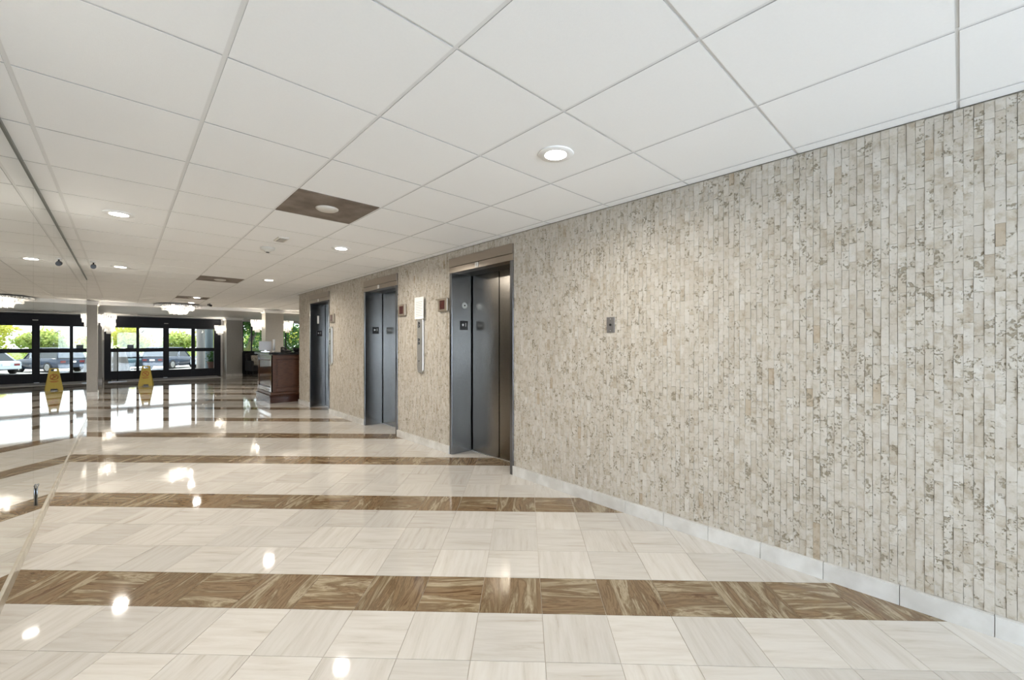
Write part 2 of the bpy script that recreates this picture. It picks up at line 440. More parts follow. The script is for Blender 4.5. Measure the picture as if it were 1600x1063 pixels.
# ------------------------------------------------------------------ CEILING: 24 inch lay-in panels in a white grid
SX, SY = .4751*CAMH, .4883*CAMH; GX0, GY0 = 2.1213*CAMH, .0068*CAMH
ceiling = struct(MB().box(XL-.1, YR-.1, H+.03, XR+.1, YD+.45, H+.16).build('ceiling', M_above), 'white suspended ceiling of square panels in a metal grid')
xs = sorted([GX0 + k*SX for k in range(-13, 10) if XL < GX0 + k*SX < XR]); ysg = [GY0 + k*SY for k in range(-8, 24) if YR < GY0 + k*SY < YT - .02]
SPECIAL = {(13, 5): 0, (13, 13): 0, (13, 19): 0}
VENTS = [5, 13, 19]
vx0 = GX0 - 3*SX
panels = []
allx = [XL] + xs + [XR]; ally = [YR] + ysg + [YT]
for a, b in zip(ally, ally[1:]):
    for c, d in zip(allx, allx[1:]):
        x0, x1 = c, d
        if a < YC - .3: x0, x1 = max(c, MX-.006), min(d, W+.01)
        if x1 - x0 < .02: continue
        jj = round((a - GY0)/SY)
        if abs(c - vx0) < .01 and jj in VENTS: continue
        panels.append((area([(x0,a,H),(x1,a,H),(x1,b,H),(x0,b,H)]), x0, a, x1, b))
panels.sort(key=lambda p: -p[0])
def pbox(mb, *a):
    mb.box(*a); n = len(mb.m)
    for q in range(n-4, n): mb.m[q] = 1          # board edges darkened in colour for the shade in the joints
    return mb
rest = MB(); g = .0085; gy = .0055
for k, (ar, x0, y0, x1, y1) in enumerate(panels):
    dz = random.uniform(0, .0008)
    if k < 300 and ar > 20:
        pbox(MB(), x0+g, y0+gy, H+dz, x1-g, y1-gy, H+.018).build('ceiling_panel', [M_panel, M_edgeshade], ceiling)
    else: pbox(rest, x0+g, y0+gy, H+dz, x1-g, y1-gy, H+.018)
o = rest.build('ceiling_panels_beyond', [M_panel, M_edgeshade], ceiling); o['kind'] = 'stuff'
for x in xs:
    a = YR if MX < x < W else YC
    box('grid_tee', x-.0115, a, H+.004, x+.0115, YT, H+.008, M_grid, ceiling)
for y in ysg:
    a, b = (MX-.006, W+.01) if y < YC else (XL, XR)
    box('grid_tee', a, y-.0095, H+.0045, b, y+.0095, H+.0085, M_grid, ceiling)
# entrance bay ceiling and mouldings
box('plaster_ceiling', XL, YT, H-.015, XR, YD+.4, H+.03, M_white, ceiling)
tr = MB().prism([(YT-.03, H), (YT+.10, H), (YT+.10, H-.02), (YT+.06, H-.035), (YT+.03, H-.085), (YT-.03, H-.085)], 'x', XL, XR)
struct(tr.build('trim_1', M_white), 'white moulding where the panel ceiling ends')
cr = [(YD, H-.015), (YD-.10, H-.015), (YD-.10, H-.035), (YD-.04, H-.075), (YD-.03, H-.11), (YD, H-.11)]
struct(MB().prism(cr, 'x', XL, XR).build('trim_2', M_white), 'white crown moulding above the entrance doors')

# ------------------------------------------------------------------ ELEVATORS
def star(mb, cx, cz, r, y, t):
    pts = []
    for k in range(10):
        a = math.pi/2 + k*math.pi/5; rr = r if k % 2 == 0 else r*.42
        pts.append((cx + rr*math.cos(a), cz + rr*math.sin(a)))
    mb.prism(pts, 'y', y-t, y)
RXZ = Matrix.Rotation(math.pi/2, 4, 'X')
elev_lab = ['stainless elevator entrance nearest the camera, with round emblem on its jamb', 'stainless middle elevator entrance between the two others', 'stainless elevator entrance farthest away, next to the wall corner']
for k, (a, b) in enumerate(ELEV):
    e = empty_struct('door_%d' % (k+1), elev_lab[k], (W, (a+b)/2, 0)); e['category'] = 'elevator'
    ya, yb = a-(a+b)/2, b-(a+b)/2; D = XD - W; fwid = .045
    for s, (p0, p1) in enumerate(((ya, ya+fwid), (yb-fwid, yb))):
        jm = MB().box(-.012, p0, 0, D+.03, p1, 2.10)
        jo = jm.build('jamb', M_steel, e, bevel=.002)
        if s == 1:
            yj = p0
            pl = MB().box(.105, yj-.004, 1.445, .215, yj, 1.552).build('floor_plate', M_black, jo)
            st = MB(); star(st, .145, 1.505, .02, yj-.004, .001); st.build('star_mark', M_alu, pl)
            text_mesh('floor_number', '1', .062, M_alu, pl, Matrix.Translation((.185, yj-.004, 1.505)) @ RXZ)
            if k == 0:
                em = MB().tube([(.171, yj, 1.735), (.171, yj-.004, 1.735)], .036, 24).build('round_emblem', M_alu, jo)
                MB().tube([(.171, yj-.004, 1.735), (.171, yj-.006, 1.735)], .012, 12).build('emblem_keyhole', M_dark, em)
                rg = MB()
                for q in range(14):
                    a0 = 2*math.pi*q/14; rg.box(.171+.027*math.cos(a0)-.003, yj-.0055, 1.735+.027*math.sin(a0)-.003, .171+.027*math.cos(a0)+.003, yj-.004, 1.735+.027*math.sin(a0)+.003)
                rg.build('emblem_ring', M_dark, em)
            if k == 2: MB().box(.12, yj-.002, 1.70, .155, yj, 1.86).build('notice_sticker', M_paper, jo)
    hd = MB().box(-.022, ya, 2.165, .10, yb, EH).build('header_upper', M_steelh, e, bevel=.002)
    hl = MB().box(-.014, ya, 2.098, .10, yb, 2.163).build('header_lower', M_steelh, e, bevel=.002)
    MB().box(-.018, .00, 2.106, -.014, .055, 2.156).build('car_tag', M_paper, hl)
    MB().box(-.019, .022, 2.118, -.018, .030, 2.146).build('tag_mark', M_print, hl)
    MB().box(-.0155, -.006, 2.098, -.0139, -.002, 2.163).build('header_seam', M_dark, hl)
    MB().box(.10, ya+fwid, 2.098, D+.05, yb-fwid, 2.14).build('head_soffit', M_dark2, e)
    w0, w1 = ya+fwid, yb-fwid; mid = w0 + (w1-w0)*.50
    MB().box(D+.004, w0, .004, D+.028, mid-.007, 2.098).build('door_panel', M_steeld, e)
    MB().box(D, mid+.005, .004, D+.024, w1-.022, 2.098).build('door_panel', M_steeld, e)
    MB().box(D+.03, w0, 0, D+.05, w1, 2.12).build('dark_reveal', M_dark, e)
    MB().box(D-.012, w0, -.003, D+.03, w1, .004).build('door_sill', M_alu, e)

def lantern(y, z, lab):
    t = thing('hall_lantern', lab, 'indicator', (W, y, z), group='floor indicators beside the elevators')
    MB().box(-.032, -.098, -.078, .0, .098, .078).build('case', M_lantern, t, bevel=.008)
    MB().box(-.0335, -.052, -.052, -.031, .052, .052).build('display', M_red, t)
    return t
lantern(4.18, 1.743, 'square bronze floor indicator left of the nearest elevator')
lantern(5.17, 1.740, 'square bronze floor indicator right of the middle elevator')
lantern(7.76, 1.752, 'square bronze floor indicator right of the farthest elevator')
def station(y, lab, z0, z1):
    t = thing('call_station', lab, 'elevator buttons', (W, y, 0), group='elevator call stations')
    R = .07; poly = [(-R, z0+.03), (-R*.6, z0), (R*.6, z0), (R, z0+.03), (R, z1-.03), (R*.6, z1), (-R*.6, z1), (-R, z1-.03)]
    MB().prism(poly, 'x', -.03, 0).build('face_plate', M_steell, t, bevel=.006)
    for zz in (1.545, 1.505, 1.335, 1.29):
        b_ = MB().tube([(-.030, .02, zz), (-.040, .02, zz)], .016, 16).build('button', M_black, t)
        MB().tube([(-.040, .02, zz), (-.0415, .02, zz)], .009, 12).build('button_cap', M_alu, b_)
    MB().box(-.0315, .005, 1.06, -.03, .035, 1.068).build('key_slot', M_dark, t)
    return t
station(4.69, 'tall stainless call station under the paper notice', .912, 1.615)
station(7.83, 'tall stainless call station below the farthest floor indicator', .905, 1.60)
nt = thing('paper_notice', 'white paper notice taped above the call station', 'notice', (W, 4.70, 0))
MB().box(-.036, -.108, 1.598, -.034, .108, 1.876).build('sheet', M_paper, nt)
pm = MB()
for q in range(9): pm.box(-.0366, -.085+.02*(q % 2), 1.635+q*.022, -.036, .08, 1.641+q*.022)
pm.build('printed_lines', M_print, nt)
kp = thing('key_switch', 'small steel key switch plate alone on the stone wall', 'switch', (W, 1.866, 1.428))
MB().box(-.008, -.036, -.061, .0, .036, .061).build('plate', M_steelk, kp, bevel=.002)
MB().tube([(-.008,0,.0),(-.012,0,.0)], .009, 16).build('key_barrel', M_dark, kp)
for zz in (-.045, .045): MB().tube([(-.008,0,zz),(-.0095,0,zz)], .004, 10).build('screw', M_alu, kp)

# ------------------------------------------------------------------ CEILING FIXTURES
DL_POWER = 15.5
def downlight(x, y, lab, power=None):
    t = thing('downlight', lab, 'ceiling light', (x, y, H), group='recessed downlights')
    MB().lathe([(.062,.002),(.098,.002),(.102,-.002),(.098,-.006),(.064,-.007)], n=32).build('trim_ring', M_white, t)
    MB().lathe([(.0,-.0072),(.062,-.0072),(.062,-.004),(.0,-.004)], n=32).build('lens', M_lens, t)
    d = bpy.data.lights.new('downlight_lamp', 'AREA'); d.shape = 'DISK'; d.size = .125; d.energy = power or DL_POWER; d.color = (1, .94, .85); d.spread = math.radians(165)
    lo = bpy.data.objects.new('downlight_lamp', d); C.objects.link(lo); lo.parent = t; lo.location = (0,0,-.010)
    return t
cx1, cx0 = GX0 - 1.5*SX, GX0 - 4.5*SX
cy = lambda j: GY0 + (j+.5)*SY
downlight(cx1, cy(2), 'lit downlight nearest the stone wall, closest to the camera', 11)
downlight(cx1, 4.74, 'lit downlight in front of the middle elevator')
downlight(cx1, 7.90, 'lit downlight in front of the farthest elevator')
downlight(cx0, 1.62, 'lit downlight at the top edge of the picture', 11)
downlight(cx0, 4.74, 'large lit downlight near the mirrors')
downlight(cx0, 7.95, 'smaller lit downlight near the mirrors, beside the small camera')
downlight(1.30, 13.55, 'lit downlight just before the chandelier', 5)
for x, y, w in ((5.0, 11.2, 'behind the wall corner'), (7.0, 11.2, 'in the far corner of the lobby'), (5.0, 13.4, 'behind the desk'), (6.6, 13.4, 'beside the garden windows'), (-2.4, 11.2, 'behind the mirrors'), (-2.4, 13.4, 'at the left side of the lobby')):
    downlight(x, y, 'added unseen downlight brightening the lobby ' + w, 20)  # extra lamps out of view, added to brighten the far ceiling
for k, j in enumerate(VENTS):
    lab = ['brown stained metal ceiling panel with round dome, nearest', 'brown stained metal ceiling panel, second along the hall', 'brown stained metal ceiling panel nearest the chandelier'][k]
    t = thing('ceiling_plate', lab, 'ceiling panel', (vx0 + SX/2, cy(j), H), group='brown ceiling panels')
    MB().box(-SX/2+.008, -SY/2+.008, -.001, SX/2-.008, SY/2-.008, .006).build('metal_sheet', M_stain, t)
    MB().lathe([(.085,.0),(.083,-.006),(.07,-.014),(.045,-.02),(.0,-.022)][::-1], n=28).build('dome', M_dome, t)
downlight(vx0 + SX/2 + .06, cy(19) - .18, 'small lit downlight inside the farthest brown panel', 6).location.z = H - .002
sd = thing('smoke_detector', 'round cream smoke detector on the ceiling', 'smoke detector', (1.185, 5.27, H))
MB().lathe([(.0,-.05),(.03,-.05),(.04,-.034),(.068,-.024),(.075,0)], n=28).build('body', M_detect, sd)
MB().lathe([(.0,-.056),(.018,-.056),(.018,-.049),(.0,-.049)], n=16).build('sensor', M_black, sd)
sp = thing('ceiling_vent', 'small rectangular cream vent on the ceiling', 'ceiling fixture', (1.19, 4.74, H))  # small rectangular ceiling vent
MB().box(-.05,-.10,-.012,.05,.10,0).build('housing', M_detect, sp, bevel=.004)
MB().box(-.03,-.08,-.016,.03,.08,-.012).build('grille', mat('fixture_grille', (.42,.40,.37), .6), sp)
def seccam(loc, lab, rz):
    t = thing('security_camera', lab, 'camera', loc, rz, 'small security cameras')
    MB().lathe([(.0,-.012),(.03,-.012),(.034,0),(.0,0)], n=16).build('mount', M_white, t)
    MB().tube([(0,0,-.012),(0,0,-.05)], .008, 8).build('stem', M_black, t)
    MB().tube([(0,-.055,-.075),(0,.05,-.05)], [.027,.03], 14).build('camera_body', M_black, t)
seccam((-.276, 7.72, H), 'small black security camera by the mirror top', 0)
seccam((1.66, 13.30, H), 'small black security camera near the chandelier', .5)

# ------------------------------------------------------------------ CRYSTAL LIGHTS
def prism_ring(mb, cx, cy_, z, r, n, ln, w=.012, a0=0, a1=2*math.pi, rng=random.Random(3)):
    for k in range(n):
        a = a0 + (a1-a0)*(k+.5)/n; x, y = cx + r*math.cos(a), cy_ + r*math.sin(a); l = ln*rng.uniform(.85, 1.05)
        ca, sa = math.cos(a), math.sin(a); b = len(mb.v)
        for zz, ww in ((z, w*.6), (z-.15*l, w), (z-.85*l, w), (z-l, w*.25)):
            for du, dv in ((-1,0),(0,-.6),(1,0),(0,.6)):
                mb.v.append((x + (-sa*du + ca*dv)*ww, y + (ca*du + sa*dv)*ww, zz))
        for q in range(3):
            for s in range(4): mb.face((b+4*q+s, b+4*q+(s+1)%4, b+4*q+4+(s+1)%4, b+4*q+4+s))
        mb.face((b,b+1,b+2,b+3)); mb.face((b+15,b+14,b+13,b+12))
def lamp_point(parent, loc, power, r=.03):
    d = bpy.data.lights.new('bulb_light', 'POINT'); d.energy = power; d.color = (1,.9,.76); d.shadow_soft_size = r
    o = bpy.data.objects.new('bulb_light', d); C.objects.link(o); o.parent = parent; o.location = loc
ch = thing('chandelier', 'wide low crystal chandelier glowing under the ceiling', 'chandelier', (1.10, 14.35, H))
MB().lathe([(.0,-.03),(.10,-.03),(.11,-.02),(.11,0),(.0,0)], n=28).build('ceiling_mount', mat('bronze_mount', (.10,.085,.07), .4, .6), ch)
for r in (.50, .34, .20):
    z = -.03 if r > .45 else -.045
    MB().lathe([(r-.012,z-.01),(r+.012,z-.01),(r+.012,z),(r-.012,z)], n=40).build('ring', M_alu, ch)
arm = MB()
for k in range(6):
    a = k*math.pi/3; arm.tube([(0,0,-.032),(.5*math.cos(a), .5*math.sin(a), -.034)], .006, 6)
arm.build('arms', M_alu, ch)
for r, z, n, ln in ((.50,-.04,76,.035),(.34,-.055,58,.11),(.33,-.12,50,.05),(.21,-.06,40,.16),(.19,-.17,36,.10)):
    mb = MB(); prism_ring(mb, 0, 0, z, r, n, ln, .014); mb.build('crystal_tier', M_crystal, ch)['kind'] = 'stuff'
for k in range(4):
    a = k*math.pi/2+.4; MB().lathe([(.0,-.15),(.018,-.14),(.024,-.12),(.016,-.09),(.010,-.06)], .12*math.cos(a), .12*math.sin(a), 12).build('bulb', M_bulb, ch)
lamp_point(ch, (0,0,-.12), 14, .1)
for a in (0, 2.1, 4.2): lamp_point(ch, (.27*math.cos(a),.27*math.sin(a),-.1), 5, .04)
def sconce(x, y, side, lab):
    t = thing('wall_sconce', lab, 'wall light', (x, y, 1.88), 0 if side > 0 else math.pi, 'crystal wall sconces')
    MB().box(0,-.05,-.12,.012,.05,.12).build('back_plate', M_alu, t, bevel=.004)
    for z in (.09, -.05): MB().tube([(.01,0,z),(.10,0,z-.01),(.16,0,z+.02)], .008, 8).build('arm', M_alu, t)
    for z, r, ln, n in ((.155,.17,.12,22),(.06,.15,.13,20),(-.04,.11,.14,16),(-.12,.06,.12,9)):
        mb = MB(); prism_ring(mb, .17, 0, z, r, n, ln, .018); mb.build('crystal_tier', M_crystal, t)['kind'] = 'stuff'
    for q in (-.06, .06): MB().lathe([(.0,.10),(.016,.09),(.02,.06),(.012,.02),(.008,.0)], .17, q, 12).build('bulb', M_bulb, t)
    lamp_point(t, (.17,0,.02), 8, .05)
    return t
def column(x0, y0, x1, y1, lab):
    t = thing('square_column', lab, 'column', ((x0+x1)/2, (y0+y1)/2, 0), group='square greige columns')
    hx, hy = (x1-x0)/2, (y1-y0)/2
    MB().box(-hx,-hy,0,hx,hy,H-.012).build('shaft', M_greige, t)
    MB().box(-hx-.012,-hy-.012,0,hx+.012,hy+.012,.10).build('base', M_base, t, bevel=.003)
    cp = MB()
    for d, z0, z1 in ((.015, H-.11, H-.085), (.03, H-.085, H-.05), (.05, H-.05, H-.012)): cp.box(-hx-d,-hy-d,z0,hx+d,hy+d,z1)
    cp.build('capital', M_white, t)
    return t
column(-.98, 14.55, -.455, 15.05, 'greige column at the end of the mirrors')
column(3.215, 14.55, 3.715, 15.05, 'greige column behind the reception desk')
column(3.02, 19.85, 3.55, YD-.005, 'greige column at the right end of the entrance doors')
column(-1.02, 19.85, -.51, YD-.005, 'greige column at the left end of the entrance doors')
sconce(-.455, 14.80, 1, 'crystal sconce on the column at the mirror end')
sconce(-.51, 20.2, 1, 'crystal sconce by the left end of the entrance doors')
sconce(3.02, 20.2, -1, 'crystal sconce by the right end of the entrance doors')
sconce(3.215, 14.80, -1, 'crystal sconce on the left side of the column behind the desk')
sconce(3.715, 14.80, 1, 'crystal sconce on the right side of the column behind the desk')

# ------------------------------------------------------------------ LOBBY SHELL
struct(box('wall_corner', W+.012, YC-.3, 0, XR, YC, H+.05, M_greywall), 'return wall behind the reception desk')
struct(box('wall_return', XL, 9.70, 0, -.62, 9.84, H+.05, M_greywall))
struct(box('wall_lobby_left', XL-.12, 9.7, 0, XL, YD+.4, H+.05, M_greywall))
struct(box('wall_lobby_right', XR, YC-.3, 0, XR+.12, YD+.4, H+.05, M_greywall))
# entrance wall with window openings; doors between -0.47 and 2.95
wb_ = MB()
DX0, DX1 = -.475, 2.95
WINS = [(3.72, 4.85), (5.05, 6.4), (6.6, 8.2), (-4.6, -3.1), (-2.9, -1.2)]
def wallspan(x0, x1, z0, z1): wb_.box(x0, YD, z0, x1, YD+.16, z1)
edges = sorted(WINS + [(DX0, DX1)])
x = XL
for a, b in edges:
    wallspan(x, a, 0, H+.05); x = b
wallspan(x, XR, 0, H+.05)
for a, b in WINS: wallspan(a, b, 0, .95); wallspan(a, b, 2.27, H+.05)
wallspan(DX0, DX1, 2.285, H+.05)
struct(wb_.build('wall_back', M_greywall), 'grey entrance wall with doors and windows')
for k, (a, b) in enumerate(WINS):
    w = empty_struct('window_%d' % (k+1), 'black framed window looking onto green plants', ((a+b)/2, YD+.05, 0))
    hw = (b-a)/2; z0, z1 = .95, 2.27
    for (p, q, r_, s_) in ((-hw,z0,-hw+.04,z1),(hw-.04,z0,hw,z1)): MB().box(p,0,q,r_,.07,s_).build('stile', M_blackmetal, w)
    for (q, s_) in ((z0,z0+.04),(z1-.04,z1)): MB().box(-hw+.04,0,q,hw-.04,.07,s_).build('rail', M_blackmetal, w)
    MB().box(-hw+.32,.0,z0+.04,-hw+.36,.07,z1-.04).build('mullion', M_blackmetal, w)
    MB().box(-hw+.04,.03,z0+.04,-hw+.32,.036,z1-.04).build('pane', M_glass, w)
    MB().box(-hw+.36,.03,z0+.04,hw-.04,.036,z1-.04).build('pane', M_glass, w)
    MB().box(-hw-.02,-.10,z0-.03,hw+.02,.0,z0).build('window_sill', M_blackmetal, w)
# dark panelling under the right windows
struct(box('trim_3', 3.56, YD-.02, 0, XR, YD, .92, M_blackmetal), 'dark panelling below the windows')
# rear end of the hall, glazed
wr2 = MB(); wr2.box(MX-.2, YR-.15, 0, W+.4, YR, .25); wr2.box(MX-.2, YR-.15, 2.25, W+.4, YR, H+.05); wr2.box(MX-.2, YR-.15, .25, MX+.1, YR, 2.25); wr2.box(W-.1, YR-.15, .25, W+.4, YR, 2.25)
struct(wr2.build('wall_rear', M_greywall))
wre = empty_struct('window_6', 'glazed rear end of the hall', ((MX+W)/2, YR-.08, 0))
for x in (-1.5, -.5, .5, 1.5): MB().box(x-.025, -.03, .25, x+.025, .03, 2.25).build('mullion', M_blackmetal, wre)
for x in (-1.5, -.5, .5): MB().box(x+.025, -.003, .25, x+.975, .003, 2.25).build('pane', M_glass, wre)

# ------------------------------------------------------------------ ENTRANCE DOORS
dr = empty_struct('door_4', 'black framed glazed automatic entrance doors', (0, YD, 0))
def dbox(n, x0, z0, x1, z1, y0=0, y1=.07, m=None, p=None): return MB().box(x0,y0,z0,x1,y1,z1).build(n, m or M_blackmetal, p or dr)
dbox('jamb', DX0, 0, -.30, 1.93); dbox('jamb', 2.725, 0, DX1, 1.93)
hdr = dbox('operator_header', DX0, 1.92, DX1, 2.285, -.10, .10)
dbox('motion_sensor', 1.16, 2.055, 1.28, 2.085, -.13, -.10, M_print, hdr)
PANES = [(-.30,.395,0), (.44,1.145,1), (1.30,2.0,1), (2.10,2.725,0)]
for (a, b, lf) in PANES:
    y0 = .0 if lf else .01
    e = .02
    leaf = dbox('bottom_rail', a, .0, b, .31, y0, y0+.05); dbox('mid_rail', a, 1.00, b, 1.135, y0-.01, y0+.05)
    dbox('top_rail', a, 1.885, b, 1.92, y0, y0+.05)
    dbox('pane', a, .31, b, 1.00, y0+.02, y0+.026, M_glass); dbox('pane', a, 1.135, b, 1.885, y0+.02, y0+.026, M_glass)
for a, b in ((.375,.455),(1.135,1.305),(1.99,2.11)): dbox('stile', a, 0, b, 1.92, -.015, .06)
dbox('exit_box', .13, 1.135, .30, 1.26, -.04, .0, M_black)
for x in (1.14, ): dbox('floor_latch', x, .0, x+.12, .02, -.05, -.015, M_alu)
emat = thing('entrance_mat', 'grey ribbed mat in front of the entrance doors', 'mat', (1.25, 19.75, 0))
MB().box(-1.5,-.42,.0008,1.5,.75,.012).build('pile', M_matgrey, emat)
for a, b, c, d in ((-1.53,-.45,1.53,-.42),(-1.53,.75,1.53,.78),(-1.53,-.42,-1.5,.75),(1.5,-.42,1.53,.75)): MB().box(a,b,.0008,c,d,.013).build('edge_strip', M_print, emat)

# ------------------------------------------------------------------ RECEPTION DESK
dk = thing('reception_desk', 'cherry wood reception desk with black granite top', 'desk', (2.36, 10.18, 0))
DW, DDp = 1.9, 1.25
MB().box(.03,.03,0,DW,DDp,1.055).build('body', M_wood, dk)
def panelled(o0, u0, u1, fn, n):
    """frame-and-panel face: rails and stiles proud of the body, raised field"""
    z0, z1 = .23, 1.04
    for p in ((u0,z0,u0+.09,z1),(u1-.09,z0,u1,z1)): fn('stile', p, .03)
    for p in ((u0+.09,z0,u1-.09,z0+.09),(u0+.09,z1-.09,u1-.09,z1)): fn('rail', p, .03)
    fn('field_panel', (u0+.125,z0+.125,u1-.125,z1-.125), .018)
def front(nm, p, t): MB().box(p[0], .03-t, p[1], p[2], .03, p[3]).build(nm, M_wood, dk, bevel=.006)
def side(nm, p, t): MB().box(.03-t, p[0], p[1], .03, p[2], p[3]).build(nm, M_woods, dk, bevel=.006)
panelled(0, .0, .95, front, 0); panelled(0, .95, DW, front, 0); panelled(0, .0, DDp, side, 0)
MB().box(-.03,-.03,0,DW,DDp,.13).build('plinth', M_woodd, dk, bevel=.004)
MB().box(-.045,-.045,.13,DW,DDp,.165).build('base_moulding', M_woodd, dk, bevel=.01)
MB().box(-.015,-.015,.165,DW,DDp,.225).build('upper_moulding', M_wood, dk, bevel=.012)
MB().box(-.06,-.06,1.055,DW+.02,DDp+.06,1.10).build('counter_top', M_granite, dk, bevel=.008)
TOPZ = 1.10
mo = thing('desk_monitor', 'pale grey monitor seen from behind on the desk', 'monitor', (2.47, 11.2, TOPZ), math.radians(-12))
MB().box(-.09,-.07,0,.09,.07,.012).build('foot', M_alu, mo, bevel=.003)
MB().box(-.02,-.01,.012,.02,.01,.09).build('neck', M_alu, mo)
MB().box(-.13,-.012,.03,.13,.012,.25).build('screen', mat('pale_grey_shell', (.55,.54,.54), .35), mo, bevel=.01)
cd = thing('white_candle', 'tall white pillar candle on the reception desk', 'candle', (2.556, 10.8, TOPZ))
MB().lathe([(.0,0),(.04,0),(.042,.008),(.03,.015),(.028,.03),(.0,.03)], n=20).build('holder', M_alu, cd)
MB().lathe([(.0,.03),(.024,.03),(.024,.285),(.02,.292),(.0,.29)], n=20).build('wax', M_white, cd)
MB().tube([(0,0,.288),(0,.002,.304)], .0015, 6).build('wick', M_dark, cd)
ph = thing('desk_phone', 'black telephone on the reception desk', 'telephone', (2.80, 10.75, TOPZ), .3)
MB().prism([(-.09,0),(.09,0),(.09,.07),(-.09,.03)], 'x', -.08, .08).build('base_unit', M_black, ph, bevel=.004)
MB().tube([(-.055,-.09,.06),(-.055,-.06,.085),(-.055,.06,.105),(-.055,.09,.085)], [.024,.02,.02,.024], 10).build('handset', M_black, ph)
bw = thing('black_bowl', 'round black bowl on the desk beside the wall corner', 'bowl', (3.02, 10.72, TOPZ))
MB().lathe([(.0,0),(.05,0),(.055,.01),(.09,.05),(.10,.095),(.09,.095),(.08,.05),(.04,.02),(.0,.018)], n=28).build('vessel', M_black, bw)

# ------------------------------------------------------------------ WET FLOOR SIGN
ws = thing('wet_floor_sign', 'yellow folding wet floor caution sign on the polished floor', 'floor sign', (.535, 17.2, 0), math.radians(-8))
def sign_leaf(sgn):
    # board lies in x-z, leaning; outline with handle slot
    tilt = .13*sgn
    mb = MB()
    def q(x0,z0,x1,z1,x2,z2,x3,z3):
        b = len(mb.v)
        for dy in (-.006,.006):
            for x_, z_ in ((x0,z0),(x1,z1),(x2,z2),(x3,z3)): mb.v.append((x_, sgn*(.165 - z_*.27) + dy, z_))
        for f in ((0,1,2,3),(7,6,5,4),(0,4,5,1),(1,5,6,2),(2,6,7,3),(3,7,4,0)): mb.face([b+i for i in f])
    hw = lambda z: .165 - (z/.61)*.075 if z > .06 else .165
    q(-.165,.05,.165,.05,hw(.53),.53,-hw(.53),.53)      # board
    q(-.165,.0,-.08,.0,-.07,.05,-.165,.05); q(.08,.0,.165,.0,.165,.05,.07,.05)   # feet
    q(-hw(.53),.53,-.055,.53,-.055,.585,-hw(.585),.585); q(.055,.53,hw(.53),.53,hw(.585),.585,.055,.585)
    q(-hw(.585),.585,hw(.585),.585,hw(.61),.612,-hw(.61),.612)
    o = mb.build('sign_board', M_yellow, ws)
    if sgn < 0:
        def P(x_, z_, off=.008): return (x_, -(.165 - z_*.27) - off, z_)
        ring = MB(); n = 28
        ring.tube([P(.0+.075*math.cos(2*math.pi*k/n), .37+.075*math.sin(2*math.pi*k/n)) for k in range(n+1)], .007, 6, caps=False); 
        ring.tube([P(-.05,.42), P(.05,.32)], .007, 6); ring.build('prohibition_ring', M_signred, o)
        fg = MB(); fg.tube([P(.015,.405),P(.0,.37),P(.03,.345),P(.035,.315)], .007, 6); fg.tube([P(.0,.37),P(-.03,.35)], .006, 6); fg.tube([P(.01,.385),P(-.025,.395)], .005, 6); fg.tube([P(.02,.42),P(.021,.431)], .011, 8)
        fg.build('slipping_figure', M_signred, o)
        tx = MB()
        for z_, w_ in ((.255,.085),(.235,.06)): tx.tube([P(-w_,z_,.006),P(w_,z_,.006)], .006, 4)
        tx.build('small_print', M_signred, o)
sign_leaf(-1); sign_leaf(1)

# floor stand beside the left door leaf
fs = thing('floor_stand', 'slim black post stand on a flat base by the doors', 'stand', (-.12, 19.55, .013), 0)
MB().box(-.22,-.15,0,.22,.15,.018).build('base_plate', M_black, fs, bevel=.004)
MB().box(-.23,-.16,0,.23,.16,.006).build('base_rim', M_alu, fs)
MB().tube([(.0,0,.018),(.0,0,1.12)], .013, 12).build('post', M_black, fs)
MB().lathe([(.0,1.12),(.022,1.12),(.024,1.14),(.012,1.16),(.0,1.165)], n=16).build('finial', M_black, fs)

# ------------------------------------------------------------------ ARMCHAIR
ac = thing('armchair', 'black upholstered armchair in front of the window', 'armchair', (3.98, 19.0, 0), math.radians(10))
MB().box(-.33,-.32,.24,.33,.33,.44).build('seat', M_fabric, ac, bevel=.04)
MB().prism([(.22,.40),(.34,.40),(.42,.90),(.30,.92)], 'x', -.36, .36).build('backrest', M_fabric, ac, bevel=.03)
for s in (-1, 1):
    MB().box(s*.36-.05 if s > 0 else -.41, -.32, .24, .41 if s > 0 else -.31, .30, .64).build('armrest', M_fabric, ac, bevel=.03)
    for y in (-.27, .28): MB().tube([(s*.33, y, .25), (s*.345, y+(.02 if y > 0 else -.02), 0)], [.02,.013], 8).build('leg', M_black, ac)
cu = thing('throw_cushion', 'cream patterned cushion leaning in the armchair', 'cushion', (3.90, 18.9, .445), math.radians(10))
cm = MB(); n = 8
for sgn in (-1, 1):
    b = len(cm.v)
    for i in range(n+1):
        for j in range(n+1):
            u, v = i/n*2-1, j/n*2-1; t = .07*((1-u**4)*(1-v**4))**.5
            cm.v.append((.20*u*(1-.06*(1-abs(v))), .06 + sgn*t + .25*(v*.2+.2)*.6, .20 + .20*v))
    for i in range(n):
        for j in range(n): cm.face((b+i*(n+1)+j, b+(i+1)*(n+1)+j, b+(i+1)*(n+1)+j+1, b+i*(n+1)+j+1), 0, True)
cm.build('cushion_cover', M_cushion, cu)

